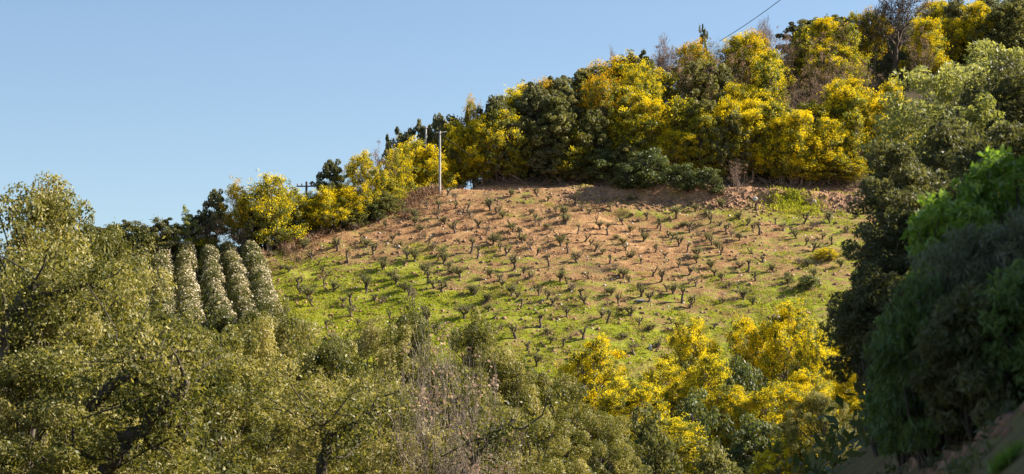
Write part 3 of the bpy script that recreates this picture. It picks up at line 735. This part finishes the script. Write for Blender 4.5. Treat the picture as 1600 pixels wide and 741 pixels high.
for x, y, z, px, py in spots:
    w = {'twig': 3 if (py < 350 and px < 760) else .6, 'bush': 1.6 if px < 800 else .9, 'y': 1.3, 'tall': .9, 'lean': .9 if px > 850 else .4, 'low': .7}
    ii = RS.choices(range(len(SP)), [w[s] for _, s in SP])[0]
    r, s = SP[ii]
    if ii in used: o = dup(r)
    else: o = r; used.add(ii)
    o.location = (x, y, z); o.rotation_euler = (RS.gauss(0, .10), RS.gauss(0, .14), RS.random() * 6.28)
    sc = RS.uniform(.62, 1.05); o.scale = (sc, sc, sc * RS.uniform(.55, 1.0))
    v, h_ = zone(px, py)
    gv = {'upper': 'on the dry upper slope', 'middle': 'on the middle slope', 'lower': 'on the green lower slope'}[v]
    hv = {'left': 'towards the white hedge rows', 'centre': 'in the field centre', 'right': 'towards the dark right shrubs'}[h_]
    tag(o, SDESC[s] + ' ' + gv + ' ' + hv, 'stump', 'pollarded stumps planted in rows on the field')
for i, (r, s) in enumerate(SP):
    if i not in used:
        for c in list(r.children): bpy.data.objects.remove(c)
        bpy.data.objects.remove(r)

# ------------------------------------------------------------------ white flowered hedge rows
def hedge(name, p_top, p_bot, r_top, r_bot, label, seed):
    (x0, y0), (x1, y1) = p_top, p_bot
    rng = np.random.RandomState(seed); root = empty(name, (x1, y1, float(height(x1, y1))))
    org = np.array(root.location)
    nl = 30000; t = rng.rand(nl)
    bump = .74 + .36 * np.abs(np.sin(math.pi * (t * 6.5 + seed * .37))) + .20 * vnoise(t * 9 + seed * 3.1, 0 * t + .5) + .22 * vnoise(t * 24 + seed * 5.3, 0 * t + .5)
    cx = x0 + (x1 - x0) * t + .10 * np.sin(t * 9 + seed); cy = y0 + (y1 - y0) * t
    R = (r_top + (r_bot - r_top) * t) * bump * np.minimum(1, .45 + 6 * t)
    a = rng.uniform(-.25, math.pi + .25, nl)
    q = 1 - .28 * rng.rand(nl) ** 2
    hx = np.cos(a) * R * q; hz = np.sin(a) * R * 2.05 * q
    gz = height(cx, cy)
    P = np.stack([cx + hx, cy + rng.normal(0, .1, nl), gz + np.maximum(hz, .03)], 1) + rng.normal(0, .055, (nl, 3))
    nb = np.stack([np.cos(a), 0 * a, np.sin(a)], 1)
    gap = (np.abs(np.sin(math.pi * (t * 6.5 + seed * .37))) < .10) & (rng.rand(nl) < .6); P[gap, 2] -= .5
    V, F = leaf_quads(P - org, .062 * (.6 + .8 * rng.rand(nl)), .45, rng, nb, .5)
    link('foliage', new_mesh('hedge_foliage', V, F, [M['hedge']]), root)
    # blossom patches thickened on crown and right, standing in for the sunlit side
    pb = .5 + .9 * vnoise(cx * 1.7 + a * 2, cy * 2.2 + seed)
    keep = (rng.rand(nl) < np.clip(pb, .05, 1) * (.03 + .72 * np.clip(np.sin(a) * .8 + .55 * np.cos(a), 0, 1))) & (q > .88)
    Pb = P[keep] + nb[keep] * .05
    V, F = leaf_quads(Pb - org, .060 * (.6 + .7 * rng.rand(len(Pb))), .8, rng, nb[keep], 1.2)
    link('blossom', new_mesh('hedge_blossom', V, F, [M['white']]), root)
    for k in range(8):
        T = Tubes(); tt = (k + .5) / 8; xx = x0 + (x1 - x0) * tt; yy = y0 + (y1 - y0) * tt; g = float(height(xx, yy))
        T.add(wobble(np.array([xx, yy, g - .1]) - org, np.array([xx + rng.normal(0, .1), yy, g + r_top * 1.0]) - org, 4, .05, rng), [.05, .045, .04, .02], 5)
        link('stem', T.mesh('hedge_stem', M['bark']), root)
    tag(root, label, 'hedge', 'white flowering hedge rows beside the field'); return root
HR = [((390, 402), (425, 540), 'widest white flowering hedge row, next to the open field'), ((354, 402), (392, 540), 'white flowering hedge row beside the widest one'),
      ((322, 404), (347, 540), 'white flowering hedge row at the middle, left of two others'), ((287, 404), (296, 540), 'white flowering hedge row with greener lower half, fourth from the field'),
      ((252, 407), (254, 540), 'white flowering hedge row partly covered by the big oak\'s right edge'), ((219, 408), (214, 535), 'short visible tip of a white hedge row behind oak leaves'),
      ((186, 410), (178, 500), 'white hedge row almost hidden behind the big left oak')]
for i, (a, b, lb) in enumerate(HR):
    ga = on_ground(*a); gb = on_ground(*b)
    if ga is None: ya = float(np.interp(at_y(a[0], a[1], 143.)[0], CX, CY)); ga = (at_y(a[0], a[1], ya)[0], ya)
    if gb is None: gb = (at_y(b[0], b[1], 128.)[0], 128.)
    hedge('flowering_hedge_row', ga[:2], gb[:2], .70 + .04 * (i == 0), 1.02 + .1 * (i == 0), lb, 10 + i)

# ------------------------------------------------------------------ poles and wires
def pole(name, px, top, base, r, m, y=None):
    g = on_ground(px, base) if y is None else None
    if g is None:
        x = at_y(px, base, y)[0]; g = (x, y, float(height(x, y)))
    H = at_y(px, top, g[1])[2] - g[2]
    root = empty(name, g); T = Tubes(); T.add(np.array([[0, 0, -.4], [0, 0, H * .5], [0, 0, H]]), [r * 1.25, r * 1.1, r * .8], 10)
    link('shaft', T.mesh('shaft', M[m]), root); return root, H
pa, Ha = pole('concrete_pole', 687, 205, 299, .085, 'concrete', 156.6)
T = Tubes(); T.add(np.array([[-.3, .1, Ha - .12], [.55, 0, Ha - .05]]), [.03, .03], 5); link('bracket', T.mesh('bracket', M['concrete']), pa)
tag(pa, 'tall pale concrete pole at the field\'s upper left corner in front of the mimosas', 'pole')
pb, Hb = pole('concrete_pole', 665, 198, 312, .09, 'concrete', 163.5)
T = Tubes(); T.add(np.array([[-.15, 0, Hb - .1], [.15, 0, Hb - .1]]), [.04, .04], 5); link('bracket', T.mesh('bracket', M['concrete']), pb)
tag(pb, 'pale pole top rising behind the mimosa left of the tall pale pole', 'pole')
pc, Hc = pole('utility_pole', 478, 284, 375, .10, 'wood', 153.)
T = Tubes(); T.add(np.array([[-.75, 0, Hc - .35], [.75, 0, Hc - .35]]), [.05, .05], 4); T.add(np.array([[-.4, 0, Hc - .95], [.4, 0, Hc - .95]]), [.035, .035], 4); link('crossarm', T.mesh('crossarm', M['wood']), pc)
for dx in (-.68, -.36, .36, .68):
    T = Tubes(); T.add(np.array([[dx, 0, Hc - .32], [dx, 0, Hc - .26], [dx, 0, Hc - .2], [dx, 0, Hc - .12]]), [.02, .05, .05, .025], 6); link('insulator', T.mesh('insulator', M['ceramic']), pc)
tag(pc, 'dark wooden utility pole with crossarms standing above the ridge mimosas', 'utility pole')
def wire(p0, p1, r, sag, label):
    p0 = np.array(p0, float); p1 = np.array(p1, float); t = np.linspace(0, 1, 24)[:, None]
    P = p0 * (1 - t) + p1 * t; P[:, 2] -= sag * 4 * t[:, 0] * (1 - t[:, 0])
    T = Tubes(); T.add(P - p0, np.full(24, r), 5); o = link('cable', T.mesh('cable', M['cable']), None, p0); tag(o, label, 'cable', 'overhead cables'); return o
ta = np.array(pa.location) + [0, 0, Ha - .1]; tb = np.array(pb.location) + [0, 0, Hb - .1]; tc_ = np.array(pc.location) + [.68, 0, Hc - .15]
wire(ta, tb, .018, .05, 'thin cable joining the tops of the two pale poles')
wire(tb, tc_, .012, .8, 'thin cable sagging from the pale poles to the wooden crossarm pole')
g = on_ground(770, 286); wire(ta, (g[0], g[1] + 1, g[2] + 1.2), .014, .1, 'stay cable running down right from the tall pale pole')
wire(at_y(1125, 64, 186), at_y(1240, -16, 150), .028, .15, 'dark overhead cable climbing to the top of the picture over the wood')
g1 = on_ground(770, 280); wire(at_y(770, 281, 163.5), at_y(880, 268, 163.5), .018, .35, 'low slack cable hanging along the shaded road bank')

# ------------------------------------------------------------------ lower mimosas and shrubs, right of centre
LOWER = [  # kind, px, top py, distance, radius m, label
    ('L', 930, 528, 118, 2.1, 'bright yellow mimosa at the field\'s foot, leftmost of the lower group', 0),
    ('L', 985, 590, 112, 2.2, 'yellow mimosa sprawling right below the leftmost lower one', 1),
    ('L', 1080, 500, 121, 1.9, 'round mimosa with dark underside between two brighter lower mimosas', 1),
    ('L', 1165, 500, 122, 1.7, 'yellow mimosa left of the broadest lower one at the field\'s foot', 0),
    ('L', 1232, 476, 120, 2.3, 'broadest bright yellow mimosa at the lower right field edge', 0),
    ('L', 1275, 520, 116, 1.7, 'yellow mimosa on the right flank of the broadest lower one', 1),
    ('L', 1330, 500, 119, 1.3, 'sparse mimosa in front of the dark right shrubs', 2),
    ('L', 1140, 605, 110, 2.0, 'yellow mimosa at the centre of the lower right thicket', 1),
    ('L', 1210, 600, 108, 2.2, 'yellow mimosa below the broadest one in the lower right thicket', 1),
    ('L', 1260, 580, 110, 1.9, 'golden mimosa right of the thicket centre above the pale shrub', 0),
    ('L', 1050, 650, 103, 2.2, 'green and yellow mimosa near the bottom edge below the round one', 2),
    ('L', 1235, 680, 98, 1.6, 'small yellow mimosa at the bottom edge of the right thicket', 0),
    ('L', 1380, 610, 108, 1.8, 'mimosa seen through the gap beside the earth bank', 1),
    ('L', 1325, 520, 118, 1.7, 'yellow mimosa between the broadest lower one and the dark shrubs', 1),
    ('L', 1365, 585, 111, 1.6, 'bright mimosa in the gap beside the dark right mass', 0),
    ('L', 1345, 560, 113, 1.5, 'yellow mimosa glimpsed left of the near strappy shrubs', 0),
    ('L', 1292, 388, 146, .85, 'small yellow mimosa on the right edge of the field', 0),
    ('L', 1035, 560, 117, 1.6, 'green mimosa tucked between the leftmost and round lower mimosas', 2),
    ('L', 1110, 550, 116, 1.7, 'green mimosa behind the thicket centre', 2)]
for k, px, top, y, r, lb, v in LOWER:
    p = at_y(px, top, y); g = float(height(p[0], y)); place(k, p[0], y, g, max(p[2] - g, .9), r, lb, 'mimosa trees below the field', var=v)
KN['N'] = 'evergreen_shrub'; KC['N'] = 'shrub'
MIDS = [(1280, 612, 98, 1.9, 'pale olive shrub at the right of the lower thicket'), (1120, 698, 92, 1.5, 'pale olive shrub at the bottom edge under the thicket'), (1345, 645, 100, 1.9, 'dark olive shrub under the right shrubs\' edge'),
        (1010, 640, 96, 1.5, 'dark green shrub between the oak and the lower mimosas'), (1160, 560, 112, 1.5, 'green shrub in the middle of the lower mimosas'), (1300, 470, 124, 1.5, 'dark shrub on the field\'s lower right corner'),
        (1180, 650, 102, 1.6, 'olive shrub in the lower thicket among yellow mimosas'), (1310, 670, 92, 1.8, 'broad dark shrub at the bottom right of the thicket'), (1090, 610, 106, 1.5, 'dark shrub below the round mimosa'),
        (980, 700, 88, 1.6, 'grey green shrub at the bottom edge left of the mimosas'), (1262, 430, 141, 1.0, 'low dark shrub above the lower mimosas at the field edge'), (1390, 690, 80, 1.6, 'shrub at the bottom beside the earth bank')]
for i, (px, top, y, r, lb) in enumerate(MIDS):
    p = at_y(px, top, y); g = float(height(p[0], y)); place('S' if r < 1.7 else 'N', p[0], y, g, max(p[2] - g, .8), r, lb, 'shrubs below the field', var=(i % 2) if r < 1.7 else None)
KN['N'] = 'holm_oak'; KC['N'] = 'tree'
# ------------------------------------------------------------------ near oaks, left and centre
NEAR = [(45, 278, 40, 2.4, 'tallest holm oak at the far left reaching highest into the sky', 0), (138, 312, 42, 1.9, 'holm oak with a pointed top just right of the tallest left one', 1), (176, 352, 45, 1.15, 'holm oak overlapping the left white hedge rows', 1),
        (-60, 356, 41, 2.4, 'holm oak cut by the left edge of the picture', 2), (300, 500, 46, 2.1, 'holm oak below the middle white hedge rows', 2), (378, 502, 48, 1.9, 'holm oak under the right white hedge rows', 0), (440, 462, 52, 1.7, 'pointed holm oak right of the white hedge rows', 1),
        (505, 528, 50, 1.8, 'rounded holm oak at the field\'s lower left corner', 2), (590, 505, 55, 1.8, 'holm oak left of the tallest central one', 0), (645, 462, 58, 1.6, 'holm oak with the highest crown at the field\'s lower centre', 1),
        (742, 478, 60, 1.4, 'slim holm oak right of the highest central crown', 1), (790, 545, 58, 1.8, 'holm oak at the field foot above the pinkish bare tree', 2), (868, 588, 58, 1.9, 'grey green holm oak left of the leftmost lower mimosa', 0),
        (930, 640, 60, 1.6, 'holm oak at the bottom edge below the leftmost lower mimosa', 2), (55, 540, 31, 2.2, 'leafy holm oak filling the bottom left corner', 2), (205, 590, 34, 2.0, 'holm oak around the dark slanting trunk', 0),
        (345, 560, 38, 2.2, 'holm oak in the lower left between slanting trunk and centre', 2), (480, 600, 42, 2.2, 'holm oak at the bottom left of centre', 0), (600, 610, 45, 2.0, 'holm oak left of the pinkish bare tree', 2),
        (820, 640, 47, 1.9, 'holm oak at the bottom right of the pinkish bare tree', 0), (700, 560, 52, 1.8, 'holm oak behind the pinkish bare tree', 2), (100, 430, 39, 1.6, 'holm oak with dense crown beneath the pointed left one', 0)]
for px, top, y, r, lb, v in NEAR:
    p = at_y(px, top, y); g = float(height(p[0], y)); place('N', p[0], y, g, p[2] - g, r, lb, 'holm oaks in the foreground', var=v)
# dark slanting oak trunk, its limbs and thin foliage
def custom_trunk(name, polys, rad, label, y, leafm='oak_near', nleaf=9000, dead=None, bark='bark', ls=.6, llen=.038):
    rng = np.random.RandomState(int(polys[0][0][0]) + 7)
    pts0 = [at_y(a, b, y + dy) for a, b, dy in polys[0]]
    b = pts0[0].copy(); b[2] = float(height(b[0], b[1])); root = empty(name, b); org = b
    T = Tubes(); tips = []
    first = True
    for pl, r0 in zip(polys, rad):
        P = np.array([at_y(a, c, y + dy) for a, c, dy in pl])
        if first: P = np.vstack([b - [0.3, 0, .3], P]); first = False
        t = np.linspace(0, len(P) - 1, 5 * (len(P) - 1) + 1); Q = np.stack([np.interp(t, range(len(P)), P[:, i]) for i in range(3)], 1)
        Q[1:-1] = (Q[:-2] + Q[1:-1] * 2 + Q[2:]) / 4; Q += rng.normal(0, r0 * .22, Q.shape)
        T.add(Q - org, np.linspace(r0, r0 * .45, len(Q)), 8); tips.append(Q[len(Q) // 2:] - org)
        for k in range(7):
            s = Q[rng.randint(len(Q) // 3, len(Q))] - org; e = s + rng.normal(0, .55, 3) + [0, 0, .25]
            T.add(wobble(s, e, 5, .1, rng), np.linspace(r0 * .3, .008, 5), 5, cap=False); tips.append(e[None])
    link('trunk', T.mesh(name + '_trunk', M[bark]), root)
    tips = np.concatenate(tips); C = tips[rng.randint(0, len(tips), nleaf)] + rng.normal(0, ls * .45, (nleaf, 3))
    V, F = leaf_quads(C, llen * (.6 + .8 * rng.rand(nleaf)), .42, rng); link('crown', new_mesh(name + '_crown', V, F, [M[leafm]]), root)
    tag(root, label, 'tree'); return root
custom_trunk('holm_oak', [[(135, 760, 0), (185, 705, 0), (232, 658, 0), (268, 628, -.2), (300, 600, -.2)], [(232, 658, 0), (280, 664, .3), (285, 690, .2)], [(140, 640, .2), (165, 610, 0), (190, 590, 0), (240, 600, .1), (275, 622, .2)], [(190, 590, 0), (200, 565, .2), (225, 560, 0)]],
             [.15, .08, .10, .05], 'holm oak with a thick dark trunk slanting up right at the bottom left', 30.0, nleaf=7000)
custom_trunk('holm_oak', [[(5, 560, 0), (10, 510, 0), (30, 465, 0), (70, 440, .2)], [(30, 490, 0), (55, 465, .1), (120, 450, .2), (150, 440, .2)]], [.11, .07], 'holm oak with curved dark trunk under the tallest crown at far left', 35.0, nleaf=5000)
custom_trunk('holm_oak', [[(500, 760, 0), (510, 690, 0), (535, 670, 0), (570, 655, .1)], [(510, 690, 0), (500, 665, 0), (480, 650, 0)]], [.12, .06], 'holm oak with a dark bent trunk left of the pinkish bare tree', 36.0, nleaf=4000)
custom_trunk('holm_oak', [[(712, 770, 0), (735, 720, 0), (765, 685, 0), (800, 660, .1)]], [.08], 'small holm oak with thin slanting trunk among pinkish bare twigs', 40.0, nleaf=2500)
# pinkish bare trees in the centre
PB = [(672, 525, 41.0, 1.35, 610, 4, 'tallest pinkish bare tree with dead leaf clusters at bottom centre'), (735, 590, 40.0, 1.2, 611, 4, 'bare pinkish tree right of the tallest one with pale twigs'), (790, 630, 41.0, 1.0, 612, 3, 'smaller bare pinkish tree at the bottom right of the twiggy group'), (700, 560, 43.5, 1.2, 613, 3, 'bare pinkish tree behind the tallest twiggy one')]
for px, top, y, r, sd_, st_, lb in PB:
    p = at_y(px, top, y); g = float(height(p[0], y))
    o = build_bare('bare_tree', sd_, p[2] - g, r, 5, 'twig_pink', .07, st_, 3, 'deadleaf', 360, .035, up=.9, mn=.13)
    o.location = (p[0], y, g); tag(o, lb, 'tree', 'pinkish bare trees at the bottom centre')

# ------------------------------------------------------------------ near shrubs on the right bank
def shrub(name, px, top, y, r, m, L, wr, ncl, rc, nl, seed, label, cat='shrub', shape='dome', base=None, droop=None, z0=None, stems=4, bark='bark'):
    p = at_y(px, top, y); g = float(height(p[0], y)); H = max(p[2] - g, .5)
    z0 = H * .15 if z0 is None else max(H - z0, .1)
    rng = np.random.RandomState(seed); root = empty(name, (p[0], y, g)); rng0[:] = list(rng.rand(3) * 6)
    C = crown_points(rng, H * .97, r, z0, ncl, shape)
    T = Tubes()
    for c in C[:: max(1, len(C) // 40)]:
        a = rng.rand() * 6.28; b = np.array([math.cos(a) * .06, math.sin(a) * .06, -.1])
        T.add(wobble(b, c, 6, .05, rng), np.linspace(.006 + .014 * r, .003, 6), 5, cap=False)
    link('stem', T.mesh(name + '_stem', M[bark]), root)
    Vs = []; Ds = []
    for c in C:
        q, d = puff(rng, c, rc * (.75 + .5 * rng.rand()), nl); Vs.append(q); Ds.append(d)
    P = np.concatenate(Vs); D = np.concatenate(Ds)
    V, F = leaf_quads(P, L * (.6 + .8 * rng.rand(len(P))), wr, rng, D, .3, droop)
    link('foliage', new_mesh(name + '_foliage', V, F, [M[m]]), root)
    tag(root, label, cat, 'shrubs on the right bank'); return root
UP = np.array([0, 0, 1.6])
shrub('evergreen_shrub', 1590, 95, 27, 1.15, 'dark', .030, .35, 190, .26, 420, 701, 'large dark shrub at the top right with its crest in sunlight')
shrub('evergreen_shrub', 1480, 190, 24, .80, 'dark', .028, .35, 130, .24, 420, 702, 'dark shrub bulging left below the pale sunlit ones')
shrub('evergreen_shrub', 1400, 225, 23, .50, 'dark', .026, .35, 90, .20, 420, 703, 'dark shrub forming the left edge of the right mass beside the road')
shrub('evergreen_shrub', 1570, 200, 20, .75, 'dark', .026, .35, 110, .22, 420, 704, 'dark shrub behind the bright green leaves at the right edge')
shrub('evergreen_shrub', 1430, 300, 21, .55, 'dark', .026, .35, 110, .20, 420, 705, 'dark shrub left of the bright green leafy shrub', z0=1.8)
shrub('evergreen_shrub', 1388, 400, 20, .45, 'dark', .024, .35, 90, .18, 420, 706, 'dark shrub hanging over the right edge of the field', z0=1.2)
shrub('evergreen_shrub', 1375, 435, 19, .30, 'dark', .022, .35, 70, .16, 380, 707, 'dark feathery shrub reaching farthest left over the field corner', z0=.6)
shrub('evergreen_shrub', 1480, 440, 17, .50, 'dark', .024, .35, 120, .18, 420, 708, 'dark shrub in deep shade below the bright green one')
shrub('evergreen_shrub', 1445, 520, 16, .34, 'strap', .026, .25, 80, .16, 360, 709, 'shaded shrub left of the strappy leaves above the bank')
shrub('evergreen_shrub', 1540, 420, 13, .55, 'dark', .020, .30, 110, .15, 420, 710, 'dark shrub behind the grey fine-leaved one')
shrub('olive_shrub', 1490, 92, 29, 1.0, 'pale', .034, .35, 120, .27, 260, 711, 'pale sunlit olive shrub with shiny leaves at the upper right', shape='round')
shrub('olive_shrub', 1430, 150, 30, .75, 'pale', .034, .35, 90, .25, 260, 712, 'pale yellowish shrub on the left shoulder of the sunlit olive one')
shrub('olive_shrub', 1560, 60, 33, 1.1, 'pale', .036, .35, 100, .30, 240, 713, 'pale sunlit shrub at the top right edge of the picture')
shrub('olive_shrub', 1535, 150, 25.5, .62, 'pale', .032, .35, 70, .22, 240, 714, 'pale shrub low on the sunlit slope in front of the shiny olive one')
shrub('grey_shrub', 1540, 368, 9.3, .26, 'greyleaf', .024, .13, 70, .11, 170, 720, 'grey green fine-leaved shrub right of the bright leaves', droop=UP, z0=.34)
shrub('grey_shrub', 1605, 350, 9.2, .24, 'greyleaf', .024, .13, 60, .11, 170, 721, 'grey green fine-leaved shrub cut by the right picture edge', droop=UP, z0=.36)
shrub('laurel_shrub', 1480, 305, 9.8, .19, 'bright', .024, .34, 50, .08, 55, 722, 'small bright green leafy shrub in front of the dark mass', droop=UP * .6, shape='round', z0=.42)
shrub('laurel_shrub', 1575, 245, 10.2, .30, 'bright', .025, .34, 90, .095, 60, 723, 'larger bright green leafy shrub at the right picture edge', droop=UP * .6, shape='round', z0=.5)
shrub('strappy_shrub', 1455, 450, 9.2, .23, 'strap', .028, .15, 80, .10, 190, 724, 'dark green shrub of upright narrow leaves above the bank', droop=UP * 1.5)
shrub('evergreen_shrub', 1535, 455, 8.7, .27, 'dark', .020, .26, 90, .10, 240, 725, 'small-leaved dark green shrub beneath the grey fine-leaved one', droop=UP * .5)
shrub('strappy_shrub', 1610, 445, 8.6, .25, 'strap', .024, .22, 80, .10, 200, 726, 'narrow-leaved shrub at the right picture edge over the bank', droop=UP * .7)
shrub('strappy_shrub', 1460, 610, 10.5, .16, 'strap', .030, .13, 60, .09, 150, 727, 'low narrow-leaved shrub at the foot of the dark mass', droop=UP)
shrub('strappy_shrub', 1425, 695, 12, .16, 'strap', .030, .25, 70, .10, 200, 728, 'shaded green shrub at the bottom left of the earth bank', droop=UP)
# bank stones and grass tuft
rng = np.random.RandomState(55); n = 900
x = rng.uniform(1.3, 3.4, n); y = rng.uniform(7.2, 13, n)
tag(lumps('bank_rubble', np.stack([x, y, height(x, y)], 1), .010 + .035 * rng.rand(n) ** 2, M['rock_red'], 6), 'broken reddish stones on the shaded bank at the bottom right', 'rubble', kind='stuff')
p = on_ground(1572, 728, 5); n = 500
a = rng.normal(0, .022, (n, 2)); C = np.stack([p[0] + a[:, 0], p[1] + a[:, 1], height(p[0] + a[:, 0], p[1] + a[:, 1]) + .02], 1)
V, F = leaf_quads(C - np.array([p[0], p[1], 0]),        .030 * (.6 + .8 * rng.rand(n)), .06, rng, droop=np.array([0, 0, 2.2]))
tag(link('grass_tuft', new_mesh('grass_tuft', V, F, [M['bright']]), None, (p[0], p[1], 0)), 'bright green grass tuft on the bank at the bottom right corner', 'grass tuft')
# weeds on the bank
n = 700; x = rng.uniform(1.2, 3.2, n); y = rng.uniform(6.5, 13, n); kk = vnoise(x * 5, y * 4) > .05; x, y = x[kk], y[kk]
C = np.repeat(np.stack([x, y, height(x, y)], 1), 22, 0) + rng.normal(0, .025, (len(x) * 22, 3)); C[:, 2] += .02
V, F = leaf_quads(C, .018 * (.5 + rng.rand(len(C))), .25, rng, droop=np.array([0, 0, .8]))
tag(link('bank_weeds', new_mesh('bank_weeds', V, F, [M['shrub']])), 'sparse low weeds and leaf litter on the shaded earth bank', 'weeds', kind='stuff')
# undergrowth of the ravine
n = 26000; x = rng.uniform(-30, 42, n); y = rng.uniform(24, 122, n); keep = np.abs(x) < y * .34 + 3; x, y = x[keep], y[keep]; z = height(x, y)
C = np.repeat(np.stack([x, y, z], 1), 7, 0) + rng.normal(0, .3, (len(x) * 7, 3)); C[:, 2] = np.maximum(C[:, 2], np.repeat(z, 7)) + .1
V, F = leaf_quads(C, .10 * (.6 + .8 * rng.rand(len(C))), .45, rng)
tag(link('ravine_undergrowth', new_mesh('ravine_undergrowth', V, F, [M['shrub']])), 'dense low green scrub on the ravine floor beneath the foreground trees', 'undergrowth', kind='stuff')
# any prototype never placed leaves the scene
for P in PROTO.values():
    for e in P:
        if not e['used']:
            for c in list(e['o'].children): bpy.data.objects.remove(c)
            bpy.data.objects.remove(e['o'])
